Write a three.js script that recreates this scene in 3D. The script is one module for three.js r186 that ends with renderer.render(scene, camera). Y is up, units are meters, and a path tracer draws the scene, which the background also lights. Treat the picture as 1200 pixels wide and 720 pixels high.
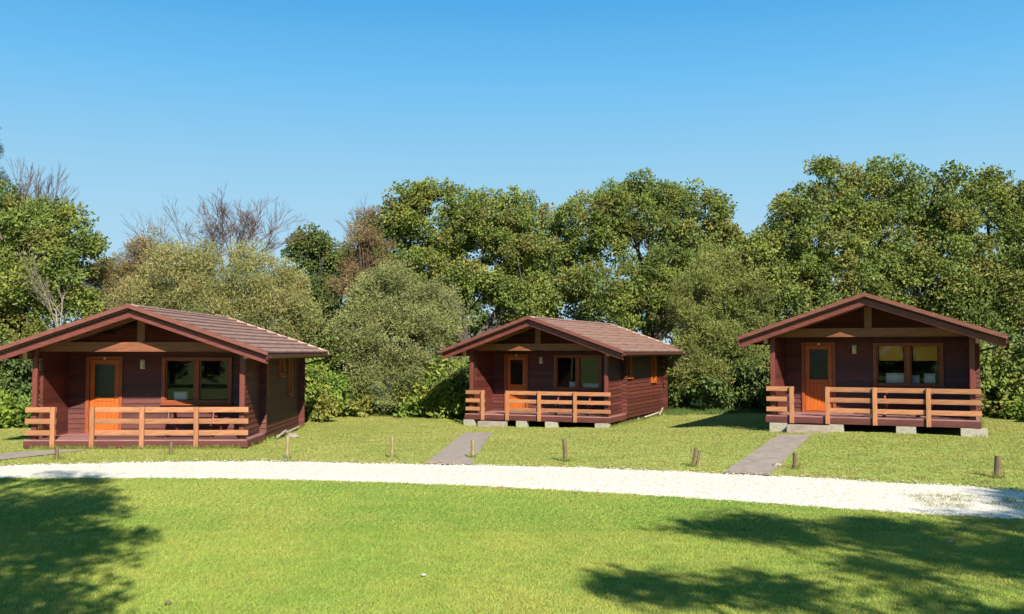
import * as THREE from 'three';
import { mergeGeometries } from 'three/addons/utils/BufferGeometryUtils.js';
import { RoundedBoxGeometry } from 'three/addons/geometries/RoundedBoxGeometry.js';

// ------------------------------------------------------------------ camera, sky, sun, exposure
const scene = new THREE.Scene();
const D2R = Math.PI / 180;
const camera = new THREE.PerspectiveCamera(34.76, 1024 / 614, 0.1, 2000);
camera.position.set(0, 2.4, 0);
camera.rotation.set(Math.atan(52 / 1150), 0, 0);
const renderer = new THREE.WebGLRenderer({ antialias: true });
renderer.toneMapping = THREE.LinearToneMapping;
const EXPOSURE = 1.7;
renderer.toneMappingExposure = EXPOSURE;
renderer.shadowMap.enabled = true;
renderer.setSize(1024, 614);

// clear September sky: pale at the horizon, deep blue overhead
{
  const W = 64, H = 512, data = new Float32Array(W * H * 4);
  const stops = [[-90, .30, .34, .30], [-1, .46, .62, .74], [0, .50, .73, .90], [5, .45, .70, .88], [8.4, .372, .66, .88], [10.5, .315, .625, .87], [15.4, .172, .53, .90], [19.7, .092, .415, .82], [30, .080, .30, .60], [50, .080, .21, .39], [90, .080, .17, .30]];
  for (let j = 0; j < H; j++) {
    const el = ((j + .5) / H - .5) * 180;
    let k = 0; while (k < stops.length - 2 && el > stops[k + 1][0]) k++;
    const a = stops[k], b = stops[k + 1], t = Math.min(1, Math.max(0, (el - a[0]) / (b[0] - a[0])));
    for (let i = 0; i < W; i++) { const o = (j * W + i) * 4; for (let c = 0; c < 3; c++) data[o + c] = (a[c + 1] + (b[c + 1] - a[c + 1]) * t) / EXPOSURE; data[o + 3] = 1; }
  }
  const sky = new THREE.DataTexture(data, W, H, THREE.RGBAFormat, THREE.FloatType);
  sky.mapping = THREE.EquirectangularReflectionMapping; sky.magFilter = THREE.LinearFilter; sky.minFilter = THREE.LinearFilter; sky.needsUpdate = true;
  scene.background = sky; scene.environment = sky;
}
const SUN_AZ = 19.5 * D2R, SUN_EL = 34.5 * D2R;       // over the viewer's right shoulder
const sun = new THREE.DirectionalLight(new THREE.Color(1, .94, .84), 5);
sun.position.set(Math.sin(SUN_AZ) * Math.cos(SUN_EL), Math.sin(SUN_EL), Math.cos(SUN_AZ) * Math.cos(SUN_EL)).multiplyScalar(90);
sun.position.z -= 25; sun.target.position.set(0, 0, -25); scene.add(sun, sun.target);
sun.castShadow = true; sun.shadow.mapSize.set(4096, 4096);
Object.assign(sun.shadow.camera, { left: -45, right: 45, top: 40, bottom: -40, near: 1, far: 220 });

// ------------------------------------------------------------------ helpers
function rngOf(seed) { let a = seed >>> 0; return () => { a = (a + 0x6D2B79F5) | 0; let t = Math.imul(a ^ (a >>> 15), 1 | a); t = (t + Math.imul(t ^ (t >>> 7), 61 | t)) ^ t; return ((t ^ (t >>> 14)) >>> 0) / 4294967296; }; }
const rnd = rngOf(7);
function hash(ix, iy, s) { let h = Math.imul(ix, 374761393) + Math.imul(iy, 668265263) + Math.imul(s, 1442695041); h = Math.imul(h ^ (h >>> 13), 1274126177); return ((h ^ (h >>> 16)) >>> 0) / 4294967296; }
function vnoise(x, y, s = 0) { const ix = Math.floor(x), iy = Math.floor(y); let fx = x - ix, fy = y - iy; fx = fx * fx * (3 - 2 * fx); fy = fy * fy * (3 - 2 * fy); const a = hash(ix, iy, s), b = hash(ix + 1, iy, s), c = hash(ix, iy + 1, s), d = hash(ix + 1, iy + 1, s); return a + (b - a) * fx + (c - a) * fy + (a - b - c + d) * fx * fy; }
function fbm(x, y, s = 0, o = 4) { let v = 0, a = .5, t = 0; for (let i = 0; i < o; i++) { v += a * vnoise(x, y, s + i); t += a; a *= .5; x = x * 2.03 + 11.7; y = y * 2.03 + 5.3; } return v / t; }
const lerp = (a, b, t) => a + (b - a) * t, clamp = (v, a = 0, b = 1) => Math.min(b, Math.max(a, v));
const taken = {};
function numbered(n) { const k = taken[n] = (taken[n] ?? -1) + 1; return k ? n + '_' + String(k).padStart(3, '0') : n; }
function tag(o, label, category, group) { o.userData.label = label; o.userData.category = category; if (group) o.userData.group = group; return o; }
function shade(o) { o.castShadow = true; o.receiveShadow = true; return o; }
function thing(name, x, y, z, turn = 0) { const g = new THREE.Group(); g.name = numbered(name); g.position.set(x, y, z); g.rotation.y = turn; scene.add(g); return g; }
function part(name, parent) { const g = new THREE.Group(); g.name = name; parent.add(g); return g; }
function mesh(name, geo, mat, parent, x = 0, y = 0, z = 0) { const m = shade(new THREE.Mesh(geo, mat)); m.name = parent === scene ? numbered(name) : name; m.position.set(x, y, z); parent.add(m); return m; }
function structure(name, geo, mat) { const m = mesh(name, geo, mat, scene); m.userData.kind = 'structure'; return m; }

function tex(w, h, fn, srgb) {                       // fn(x, y) in pixels -> [r, g, b] 0..1
  const d = new Uint8Array(w * h * 4);
  for (let j = 0; j < h; j++) for (let i = 0; i < w; i++) { const c = fn(i, j), o = (j * w + i) * 4; d[o] = clamp(c[0]) * 255; d[o + 1] = clamp(c[1]) * 255; d[o + 2] = clamp(c[2]) * 255; d[o + 3] = 255; }
  const t = new THREE.DataTexture(d, w, h); t.wrapS = t.wrapT = THREE.RepeatWrapping; t.magFilter = THREE.LinearFilter; t.minFilter = THREE.LinearMipmapLinearFilter; t.generateMipmaps = true;
  if (srgb) t.colorSpace = THREE.SRGBColorSpace; t.needsUpdate = true; return t;
}
function rep(t, u, v) { const c = t.clone(); c.repeat.set(u, v); c.needsUpdate = true; return c; }

// uv in metres, u along the longest side of the piece
function uvm(geo, off = 0) {
  const g = geo; g.computeBoundingBox(); const s = g.boundingBox.getSize(new THREE.Vector3()).toArray();
  const p = g.attributes.position, n = g.attributes.normal, uv = new Float32Array(p.count * 2);
  for (let i = 0; i < p.count; i++) {
    const q = [p.getX(i), p.getY(i), p.getZ(i)], m = [Math.abs(n.getX(i)), Math.abs(n.getY(i)), Math.abs(n.getZ(i))];
    const drop = m[0] >= m[1] && m[0] >= m[2] ? 0 : m[1] >= m[2] ? 1 : 2;
    let ax = [0, 1, 2].filter(k => k !== drop); if (s[ax[1]] > s[ax[0]]) ax.reverse();
    uv[i * 2] = q[ax[0]] + off; uv[i * 2 + 1] = q[ax[1]] + off * .37;
  }
  g.setAttribute('uv', new THREE.BufferAttribute(uv, 2)); return g;
}
const box = (w, h, d, off = 0) => uvm(new THREE.BoxGeometry(w, h, d), off);
const rbox = (w, h, d, r = .008) => uvm(new RoundedBoxGeometry(w, h, d, 1, Math.min(r, w / 2.1, h / 2.1, d / 2.1)));
// box given by its eight corners: bottom back-left, back-right, front-right, front-left, then the same on top
function hexa(c, off = 0) {
  const f = [[3, 2, 6, 7], [1, 0, 4, 5], [0, 3, 7, 4], [2, 1, 5, 6], [7, 6, 5, 4], [0, 1, 2, 3]], p = [];
  for (const q of f) for (const k of [0, 1, 2, 0, 2, 3]) p.push(...c[q[k]]);
  const g = new THREE.BufferGeometry(); g.setAttribute('position', new THREE.Float32BufferAttribute(p, 3)); g.computeVertexNormals(); return uvm(g, off);
}
function taper(points, r0, r1, sides = 6) {         // tapered tube through points
  const pos = [], nor = [], uv = [], idx = [], n = points.length, V = THREE.Vector3; let len = 0;
  for (let i = 0; i < n; i++) {
    const a = points[Math.max(0, i - 1)], b = points[Math.min(n - 1, i + 1)], t = new V().subVectors(b, a).normalize();
    const u = new V(Math.abs(t.y) > .9 ? 1 : 0, Math.abs(t.y) > .9 ? 0 : 1, 0).cross(t).normalize(), v = new V().crossVectors(t, u);
    const r = lerp(r0, r1, i / (n - 1)); if (i) len += points[i].distanceTo(points[i - 1]);
    for (let k = 0; k <= sides; k++) { const a2 = k / sides * Math.PI * 2, d = u.clone().multiplyScalar(Math.cos(a2)).addScaledVector(v, Math.sin(a2)); nor.push(d.x, d.y, d.z); pos.push(points[i].x + d.x * r, points[i].y + d.y * r, points[i].z + d.z * r); uv.push(k / sides * r0 * 6, len); }
  }
  for (let i = 0; i < n - 1; i++) for (let k = 0; k < sides; k++) { const a = i * (sides + 1) + k, b = a + sides + 1; idx.push(a, a + 1, b, b, a + 1, b + 1); }
  const g = new THREE.BufferGeometry(); g.setAttribute('position', new THREE.Float32BufferAttribute(pos, 3)); g.setAttribute('normal', new THREE.Float32BufferAttribute(nor, 3)); g.setAttribute('uv', new THREE.Float32BufferAttribute(uv, 2)); g.setIndex(idx); return g;
}
const V3 = (x, y, z) => new THREE.Vector3(x, y, z);

// ------------------------------------------------------------------ materials
const grain = tex(512, 256, (x, y) => { const l = fbm(x / 90, y / 3.2, 3, 4), k = fbm(x / 40, y / 20, 9, 3), w = .78 + .40 * (l - .5) * 2 + .22 * (k - .5) * 2; return [w, w, w]; });
const stain = tex(256, 256, (x, y) => { const a = fbm(x / 30, y / 9, 5, 5), w = .82 + .8 * (a - .5); return [w, w, w]; });
const mottle = tex(512, 512, (x, y) => { const a = fbm(x / 40, y / 40, 25, 4), b = fbm(x / 4, y / 4, 26, 3), w = .8 + .45 * (a - .5) + .4 * (b - .5); return [w, w * (.985 + .03 * a), w]; });
const wood = (r, g, b, rough = .75, map = grain, ru = .6, rv = 1.6) => new THREE.MeshStandardMaterial({ color: new THREE.Color().setRGB(r, g, b), roughness: rough, map: rep(map, ru, rv) });
const tones = (r, g, b, rough, ks = [.86, 1, 1.12]) => { const t1 = rep(grain, .6, 1.6); return ks.map(k => new THREE.MeshStandardMaterial({ color: new THREE.Color().setRGB(r * k, g * k, b * k), roughness: rough, map: t1 })); };
const M = {
  wall: tones(.132, .031, .021, .52, [.76, 1, 1.2]), log: tones(.115, .030, .026, .65),
  rail: tones(.46, .195, .084, .65, [.84, 1, 1.1]), door: tones(.58, .13, .012, .5, [.95, 1, 1.05]),
  frame: tones(.36, .085, .022, .5, [.95, 1]), truss: tones(.25, .083, .030, .65, [.92, 1]),
  deck: tones(.38, .18, .16, .7), fascia: tones(.15, .038, .028, .6), verge: wood(.21, .068, .046, .5), lowverge: wood(.18, .040, .029, .5),
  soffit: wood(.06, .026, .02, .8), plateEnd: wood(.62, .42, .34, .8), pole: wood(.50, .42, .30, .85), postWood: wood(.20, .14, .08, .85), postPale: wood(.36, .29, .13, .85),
  roof: new THREE.MeshStandardMaterial({ color: new THREE.Color().setRGB(.34, .20, .155), roughness: .55, map: rep(stain, .5, .5) }),
  roof2: new THREE.MeshStandardMaterial({ color: new THREE.Color().setRGB(.31, .18, .14), roughness: .55, map: rep(stain, .45, .55) }),
  gutter: new THREE.MeshStandardMaterial({ color: new THREE.Color().setRGB(.09, .04, .03), roughness: .45 }),
  pipe: new THREE.MeshStandardMaterial({ color: new THREE.Color().setRGB(.03, .028, .026), roughness: .4 }),
  glass: new THREE.MeshPhysicalMaterial({ color: 0xffffff, transmission: 1, thickness: 0, roughness: .02, ior: 1.5 }),
  obscure: new THREE.MeshPhysicalMaterial({ color: new THREE.Color().setRGB(.75, .9, .78), transmission: 1, thickness: 0, roughness: .2, ior: 1.5 }),
  lamp: new THREE.MeshStandardMaterial({ color: new THREE.Color().setRGB(.62, .55, .42), roughness: .5 }),
  white: new THREE.MeshStandardMaterial({ color: new THREE.Color().setRGB(.46, .47, .48), roughness: .6 }),
  metal: new THREE.MeshStandardMaterial({ color: new THREE.Color().setRGB(.7, .6, .4), roughness: .35, metalness: 1 }),
  blind: new THREE.MeshPhysicalMaterial({ color: new THREE.Color().setRGB(.70, .44, .05), roughness: .95, transmission: .3, thickness: 0 }),
  inner: wood(.16, .075, .035, .8), plate: new THREE.MeshStandardMaterial({ color: new THREE.Color().setRGB(.62, .30, .32), roughness: .5 }),
  block: new THREE.MeshStandardMaterial({ color: new THREE.Color().setRGB(.42, .38, .30), roughness: .95, map: rep(mottle, 1.5, 1.5) }),
  concrete: new THREE.MeshStandardMaterial({ color: new THREE.Color().setRGB(.38, .305, .245), roughness: .95, map: rep(mottle, .5, .5) }),
};
const pick = (a, r = rnd) => a[Math.floor(r() * a.length)];

// ------------------------------------------------------------------ ground
const gauss = (x, z, cx, cz, s) => Math.exp(-((x - cx) ** 2 + (z - cz) ** 2) / (2 * s * s));
function ground(x, z) { return -.05 + .25 * gauss(x, z, 10.5, -28.5, 5) - .20 * gauss(x, z, 1, -35, 5) + .05 * (fbm(x / 6, z / 6, 21, 2) - .5) * clamp((-z - 22) / 4, 0, 1); }
const farEdge = [[-40, -15.4], [-22, -18.6], [-14.5, -20.4], [-10.9, -21.02], [-9.29, -21.5], [-7.55, -21.83], [-5.7, -22.0], [-2.78, -21.48], [0, -21.02], [1.78, -20.57], [4.21, -19.5], [5.73, -18.94], [7.08, -18.22], [8.13, -17.78], [8.84, -17.07], [12.5, -14.6], [17, -10], [21, -4], [23, 6]];
const nearEdge = [[-40, -12.8], [-22, -16.2], [-14, -18.5], [-9.81, -18.93], [-8.18, -18.93], [-5.7, -18.87], [-3.19, -18.5], [-1.56, -18.08], [0, -17.57], [1.47, -16.99], [2.83, -16.4], [4.08, -15.76], [5.24, -15.18], [6.31, -14.64], [7.38, -14.27], [10.6, -11.9], [14.4, -7.6], [17.6, -2.6], [19.4, 6]];
const edgeZ = (e, x) => { for (let i = 0; i < e.length - 1; i++) if (x >= e[i][0] && x <= e[i + 1][0]) return lerp(e[i][1], e[i + 1][1], (x - e[i][0]) / (e[i + 1][0] - e[i][0])); return x < 0 ? e[0][1] : 99; };
const onRoad = (x, z, m = 0) => z < edgeZ(nearEdge, x) + m && z > edgeZ(farEdge, x) - m;

const turfCol = (x, y) => { const a = fbm(x / 60, y / 60, 31, 5), b = fbm(x / 9, y / 9, 41, 3), c = fbm(x / 2.4, y / 2.4, 51, 2); const t = clamp(.5 + 1.3 * (a - .5) + .5 * (b - .5)), k = .85 + .45 * (c - .4) + .2 * (b - .5); return [lerp(.52, .66, t) * k, lerp(.65, .69, t) * k, lerp(.24, .31, t) * k]; };
const turf = tex(1024, 1024, turfCol, true);
M.lawn = new THREE.MeshStandardMaterial({ color: new THREE.Color().setRGB(1, 1, 1), roughness: .95, map: rep(turf, 1 / 9, 1 / 9) });
{
  const xs = [], zs = [];
  for (const v of [-600, -300, -150, -90, -60, -45]) xs.push(v); for (let v = -36; v <= 36; v += .75) xs.push(v); for (const v of [45, 60, 90, 150, 300, 600]) xs.push(v);
  for (const v of [-900, -500, -250, -150, -100, -75]) zs.push(v); for (let v = -60; v <= 12; v += .75) zs.push(v); for (const v of [20, 35, 60, 120, 300]) zs.push(v);
  const pos = [], uv = [], idx = [];
  for (const z of zs) for (const x of xs) { pos.push(x, ground(x, z), z); uv.push(x, z); }
  const nx = xs.length;
  for (let j = 0; j < zs.length - 1; j++) for (let i = 0; i < nx - 1; i++) { const a = j * nx + i; idx.push(a, a + nx, a + 1, a + 1, a + nx, a + nx + 1); }
  const g = new THREE.BufferGeometry(); g.setAttribute('position', new THREE.Float32BufferAttribute(pos, 3)); g.setAttribute('uv', new THREE.Float32BufferAttribute(uv, 2)); g.setIndex(idx); g.computeVertexNormals();
  tag(structure('lawn_ground', g, M.lawn), 'mown green lawn in front of and between the three cabins', 'lawn');
}
// gravel drive: a ribbon between two wavering edges
const gravelTex = tex(1024, 1024, (x, y) => { const c = fbm(x / 3, y / 3, 61, 2), b = fbm(x / 26, y / 40, 71, 4), p = fbm(x / 9, y / 9, 81, 3); let k = .91 + .42 * (c - .5) + .16 * (b - .5); const d = clamp((p * .6 + b * .4 - .55) * 7) * .75; return [k * lerp(1, .80, d), k * lerp(.975, .72, d), k * lerp(.93, .56, d)]; }, true);
M.gravel = new THREE.MeshStandardMaterial({ color: new THREE.Color().setRGB(.93, .90, .84), roughness: .95, map: rep(gravelTex, 1 / 4, 1 / 4), bumpMap: rep(gravelTex, 1 / 4, 1 / 4), bumpScale: .02 });
{
  const pos = [], uv = [], idx = [], n = 420, m = 8;
  for (let i = 0; i <= n; i++) {
    const t = i / n * (farEdge.length - 1), k = Math.min(farEdge.length - 2, Math.floor(t)), f = t - k;
    const a = [lerp(farEdge[k][0], farEdge[k + 1][0], f), lerp(farEdge[k][1], farEdge[k + 1][1], f)], b = [lerp(nearEdge[k][0], nearEdge[k + 1][0], f), lerp(nearEdge[k][1], nearEdge[k + 1][1], f)];
    a[1] += .42 * (fbm(a[0] * 2.8, 3, 91, 4) - .5); b[1] += .26 * (fbm(b[0] * 2.8, 9, 93, 4) - .5);
    for (let j = 0; j <= m; j++) { const s = j / m, x = lerp(a[0], b[0], s), z = lerp(a[1], b[1], s); pos.push(x, ground(x, z) + .012 + .02 * Math.sin(s * Math.PI), z); uv.push(x, z); }
  }
  for (let i = 0; i < n; i++) for (let j = 0; j < m; j++) { const a = i * (m + 1) + j, b = a + m + 1; idx.push(a, a + 1, b, b, a + 1, b + 1); }
  const g = new THREE.BufferGeometry(); g.setAttribute('position', new THREE.Float32BufferAttribute(pos, 3)); g.setAttribute('uv', new THREE.Float32BufferAttribute(uv, 2)); g.setIndex(idx); g.computeVertexNormals();
  tag(structure('gravel_road', g, M.gravel), 'white gravel drive curving past the three cabins', 'road');
}
// concrete paths from the drive to each deck
const paths = [
  ['grey concrete path to the cabin before the olive willow', [[-14.2, -20.6], [-13.2, -22.6], [-11.35, -24.5], [-10.55, -24.5], [-11.0, -23.2], [-12.1, -20.75]]],
  ['grey concrete path running up to the middle cabin', [[-1.90, -21.35], [-1.78, -23.5], [-1.47, -31.0], [-.57, -30.95], [-.72, -27], [-.86, -21.15]]],
  ['grey concrete path slanting up to the cabin with yellow blinds', [[4.15, -19.55], [5.3, -22.3], [7.30, -26.95], [8.15, -26.7], [6.6, -23.1], [5.0, -19.2]]],
];
const inPoly = (p, x, z) => { let c = false; for (let i = 0, j = p.length - 1; i < p.length; j = i++) if ((p[i][1] > z) !== (p[j][1] > z) && x < (p[j][0] - p[i][0]) * (z - p[i][1]) / (p[j][1] - p[i][1]) + p[i][0]) c = !c; return c; };
for (const [label, p] of paths) {
  // strip between the two sides of the path
  const L = [p[0], p[1], p[2]], R = [p[5], p[4], p[3]], pos = [], uv = [], idx = [], n = 40;
  const at = (q, t) => { const k = Math.min(1, Math.floor(t * 2)), f = t * 2 - k; return [lerp(q[k][0], q[k + 1][0], f), lerp(q[k][1], q[k + 1][1], f)]; };
  for (let i = 0; i <= n; i++) for (const [q, s] of [[L, -1], [R, 1]]) { const a = at(q, i / n), w = .05 * (fbm(a[0] * 5, a[1] * 5, 15 + s, 2) - .5); const x = a[0] + w, z = a[1]; pos.push(x, ground(x, z) + .024, z); uv.push(x, z); }
  for (let i = 0; i < n; i++) { const a = i * 2; idx.push(a, a + 1, a + 2, a + 2, a + 1, a + 3); }
  const g = new THREE.BufferGeometry(); g.setAttribute('position', new THREE.Float32BufferAttribute(pos, 3)); g.setAttribute('uv', new THREE.Float32BufferAttribute(uv, 2)); g.setIndex(idx); g.computeVertexNormals();
  tag(structure('concrete_path', g, M.concrete), label, 'path');
}

// ------------------------------------------------------------------ cabins
const PITCH = .135, MAIN = 5.8, EAVE = 2.42, RIDGE = 3.58, OVER = .8, FRONT = .65, BACK = .8;
function cutRows(wall, horizontal, a, b, y0, topAt, openings, mats, place, r) {
  // rows of lapped boards along one axis from a to b; topAt(s) is the height of the roof underside
  for (let i = 0; ; i++) {
    const y = y0 + i * PITCH; if (y > RIDGE) break;
    let l0 = a, r0 = b, l1 = a, r1 = b; const yt = y + PITCH + .012;
    if (horizontal) { const h0 = (RIDGE - .13 - y) / horizontal, h1 = Math.max((RIDGE - .13 - yt) / horizontal, .02); if (h0 < .12) break; if (y > topAt - .05) { l0 = Math.max(a, -h0); r0 = Math.min(b, h0); l1 = Math.max(a, -h1); r1 = Math.min(b, h1); } }
    else if (y + .03 > topAt) break;
    let seg = [[l0, r0, l1, r1]];
    for (const [x0, x1, q0, q1] of openings) if (y + PITCH * .5 > q0 && y + PITCH * .5 < q1) seg = seg.flatMap(s => { if (x1 <= s[0] || x0 >= s[1]) return [s]; const o = []; if (x0 > s[0]) o.push([s[0], x0, s[2], x0]); if (x1 < s[1]) o.push([x1, s[1], x1, s[3]]); return o; });
    const back = i % 2 ? -.07 : -.072, yTop = horizontal ? yt : Math.min(yt, topAt);
    for (const [p, q, p1, q1] of seg) {
      const g = hexa([[p, y, back], [q, y, back], [q, y, .028], [p, y, .028], [p1, yTop, back], [q1, yTop, back], [q1, yTop, 0], [p1, yTop, 0]], r() * 9);
      place(mesh('board', g, pick(mats, r), wall));
    }
  }
}
function makeCabin(o) {
  const r = rngOf(o.seed), W = o.W, k = W / 2.62, slope = (RIDGE - EAVE) / (W + OVER), ang = Math.atan(slope), zw = -2, zb = zw - o.main;
  const t = -o.turn * D2R, base = [o.ax - Math.sin(t) * FRONT, o.y, o.az - Math.cos(t) * FRONT];
  const c = thing('timber_cabin', base[0], base[1], base[2], t); tag(c, o.label, 'cabin', 'timber cabins along the drive');
  const roofY = x => RIDGE - slope * Math.abs(x), plateTop = roofY(W) - .12;
  const toWorld = (x, y, z) => V3(x * Math.cos(t) + z * Math.sin(t) + base[0], y + base[1], -x * Math.sin(t) + z * Math.cos(t) + base[2]);
  // --- walls of lapped boards; the cross walls run on past the corners as log ends
  const dx0 = -2.08 * k, dx1 = -1.09 * k, wx0 = -.03 * k, wx1 = 1.88 * k, dTop = 2.3, wy0 = 1.0, wy1 = 2.27;
  const fw = part('front_wall', c); fw.position.z = zw;
  cutRows(fw, slope, -W - .2, W + .2, .2, plateTop, [[dx0 + .04, dx1 - .04, 0, dTop - .04], [wx0 + .04, wx1 - .04, wy0 + .04, wy1 - .04]], M.wall, m => m, r);
  const bw = part('back_wall', c); bw.position.z = zb; bw.rotation.y = Math.PI;
  cutRows(bw, slope, -W - .2, W + .2, 0, plateTop, [], M.wall, m => m, r);
  for (const s of [-1, 1]) {
    const sw = part('side_wall', c); sw.position.x = s * W; sw.rotation.y = s * Math.PI / 2;      // local x runs along -s*z
    const A = -s * (zw - .073), B = -s * (zb + .073), lo = Math.min(A, B), hi = Math.max(A, B);
    const op = (s > 0 ? o.sideWindows : []).map(([z0, z1, y0, y1]) => [-z0 + .03, -z1 - .03, y0 + .03, y1 - .03]);
    cutRows(sw, 0, lo, hi, 0, plateTop, op, M.wall, m => m, r);
    const ww = part('porch_side_wall', c); ww.position.x = s * W; ww.rotation.y = s * Math.PI / 2;
    const A2 = -s * (-.46), B2 = -s * (zw - .001 + .001 + .002); cutRows(ww, 0, Math.min(A2, B2), Math.max(A2, B2), 0, plateTop, [], M.wall, m => m, r);
    mesh('porch_post', rbox(.13, plateTop - .21, .13), M.lowverge, c, s * (W + .0), .2 + (plateTop - .21) / 2, -.2);
    // plate beam running from the wall out under the eaves
    const pb = mesh('wall_plate', rbox(.12, .2, 2.06), pick(M.truss, r), c, s * (W + .03 + .11), 2.33 - .0, -.93);
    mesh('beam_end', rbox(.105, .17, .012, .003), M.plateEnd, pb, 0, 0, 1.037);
  }
  // --- floors
  mesh('room_floor', box(2 * W - .15, .05, o.main - .15), M.inner, c, 0, .12, (zw + zb) / 2);
  const dk = part('deck', c), dw = 2 * (W + .16); const pg = rbox(dw, .032, .137, .004);
  for (let i = 0; i < 14; i++) mesh('plank', pg, pick(M.deck, r), dk, 0, .186 + (r() - .5) * .003, -.072 - i * .142);
  mesh('deck_fascia', rbox(dw + .06, .168, .035), pick(M.fascia, r), dk, 0, .085, -.0175);
  for (const s of [-1, 1]) mesh('deck_fascia', rbox(.035, .168, 1.93), pick(M.fascia, r), dk, s * (dw / 2 + .0), .085, -1.005);
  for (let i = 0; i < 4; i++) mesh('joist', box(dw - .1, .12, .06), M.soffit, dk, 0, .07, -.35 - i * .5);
  // --- roof
  const rf = part('roof', c), z1 = FRONT, z0 = zb - BACK, len = z1 - z0, S = Math.hypot(W + OVER, RIDGE - EAVE), NC = 10, cs = S / NC;
  for (const s of [-1, 1]) {
    const pos = [], uv = [], idx = [], nz = Math.round(len / .23 * 5), rows = [[0, -.004], [cs * .5, .012], [cs + .02, .045], [cs + .026, .036], [cs + .026, -.006]];
    for (const [v, l] of rows) for (let i = 0; i <= nz; i++) { const z = z0 + len * i / nz, wv = .011 + .011 * Math.cos(2 * Math.PI * (z - z1) / .23) * (v > 0 ? 1 : .6), q = l + wv; pos.push(s * (v * Math.cos(ang) + q * Math.sin(ang)), -v * Math.sin(ang) + q * Math.cos(ang), z); uv.push(z, v); }
    for (let j = 0; j < rows.length - 1; j++) for (let i = 0; i < nz; i++) { const a = j * (nz + 1) + i, b = a + nz + 1; if (s > 0) idx.push(a, b, a + 1, a + 1, b, b + 1); else idx.push(a, a + 1, b, b, a + 1, b + 1); }
    let g = new THREE.BufferGeometry(); g.setAttribute('position', new THREE.Float32BufferAttribute(pos, 3)); g.setAttribute('uv', new THREE.Float32BufferAttribute(uv, 2)); g.setIndex(idx); g.computeVertexNormals();
    for (let i = 0; i < NC; i++) { const v = i * cs, m = mesh('roof_course', g, i % 2 ? M.roof : M.roof2, rf, s * (v * Math.cos(ang) - .03 * Math.sin(ang)), RIDGE - v * Math.sin(ang) - .03 * Math.cos(ang) + (r() - .5) * .006, 0); }
    // boarding under the courses
    const X = W + OVER, yy = (x, d) => RIDGE - slope * x - d, q = (x, d, z) => [s * x, yy(x, d), z];
    const cr = (x0, x1, d0, d1, za, zc) => hexa(s > 0 ? [q(x0, d1, za), q(x1, d1, za), q(x1, d1, zc), q(x0, d1, zc), q(x0, d0, za), q(x1, d0, za), q(x1, d0, zc), q(x0, d0, zc)] : [q(x1, d1, za), q(x0, d1, za), q(x0, d1, zc), q(x1, d1, zc), q(x1, d0, za), q(x0, d0, za), q(x0, d0, zc), q(x1, d0, zc)]);
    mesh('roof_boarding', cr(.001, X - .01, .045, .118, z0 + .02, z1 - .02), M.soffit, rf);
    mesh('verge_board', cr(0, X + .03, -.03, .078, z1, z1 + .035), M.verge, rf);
    mesh('verge_board', cr(0, X + .03, -.035, .06, z0 - .035, z0), M.plateEnd, rf);  // pale colour stands in for the sun glint along the back verge
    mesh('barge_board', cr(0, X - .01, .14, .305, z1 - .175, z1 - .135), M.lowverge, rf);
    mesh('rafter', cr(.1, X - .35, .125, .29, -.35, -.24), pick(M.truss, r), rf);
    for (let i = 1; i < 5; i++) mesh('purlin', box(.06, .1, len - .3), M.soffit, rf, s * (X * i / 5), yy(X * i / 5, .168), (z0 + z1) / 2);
    mesh('eave_fascia', cr(X - .012, X + .012, .06, .19, z0 + .02, z1 - .02), M.fascia[1], rf);
    // half-round gutter
    const sh = new THREE.Shape(); sh.absarc(0, 0, .055, Math.PI, 2 * Math.PI, false); sh.absarc(0, 0, .047, 2 * Math.PI, Math.PI, true);
    const gg = new THREE.ExtrudeGeometry(sh, { depth: len - .04, bevelEnabled: false, curveSegments: 8 });
    mesh('gutter', gg, M.gutter, rf, s * (X + .075), EAVE - .1, z0 + .02);
    const px = s * (X + .075), dp = taper([V3(px, EAVE - .15, z0 + .35), V3(px - s * .1, EAVE - .26, z0 + .42), V3(s * (W + .12), EAVE - .42, zb - .14), V3(s * (W - .05), EAVE - .55, zb - .15), V3(s * (W - .06), -.05, zb - .15)], .035, .035, 8);
    mesh('downpipe', dp, M.pipe, rf);
  }
  const ridge = []; for (let i = 0; i < Math.round(len / .42); i++) ridge.push(i);
  const rg = new THREE.CylinderGeometry(.085, .09, .44, 10, 1, false, 0, Math.PI); rg.rotateX(Math.PI / 2); rg.rotateZ(Math.PI / 2); rg.scale(1.1, .6, 1); uvm(rg);
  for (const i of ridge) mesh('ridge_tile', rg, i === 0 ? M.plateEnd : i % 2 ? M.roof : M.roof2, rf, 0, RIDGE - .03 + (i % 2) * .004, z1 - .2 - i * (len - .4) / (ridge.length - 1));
  // --- porch truss
  const tr = part('porch_truss', c), bt = 2.665, bb = 2.425, hb = Math.min((RIDGE - .13 - bb) / slope, W + .2), ht = (RIDGE - .13 - bt) / slope;
  mesh('tie_beam', hexa([[-hb, bb, -.37], [hb, bb, -.37], [hb, bb, -.23], [-hb, bb, -.23], [-ht, bt, -.37], [ht, bt, -.37], [ht, bt, -.23], [-ht, bt, -.23]]), M.truss[1], tr);
  mesh('king_post', rbox(.2, RIDGE - .32 - bt, .1), M.truss[0], tr, 0, (bt + RIDGE - .32) / 2 + .002, -.30);
  // --- door
  const d = part('door', c); d.position.set(0, 0, zw); const dw2 = dx1 - dx0, dc = (dx0 + dx1) / 2, fr = .095;
  for (const s of [-1, 1]) mesh('door_jamb', rbox(fr, dTop - .2, .12), M.frame[1], d, dc + s * (dw2 / 2 - fr / 2), (dTop + .2) / 2, .005);
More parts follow.
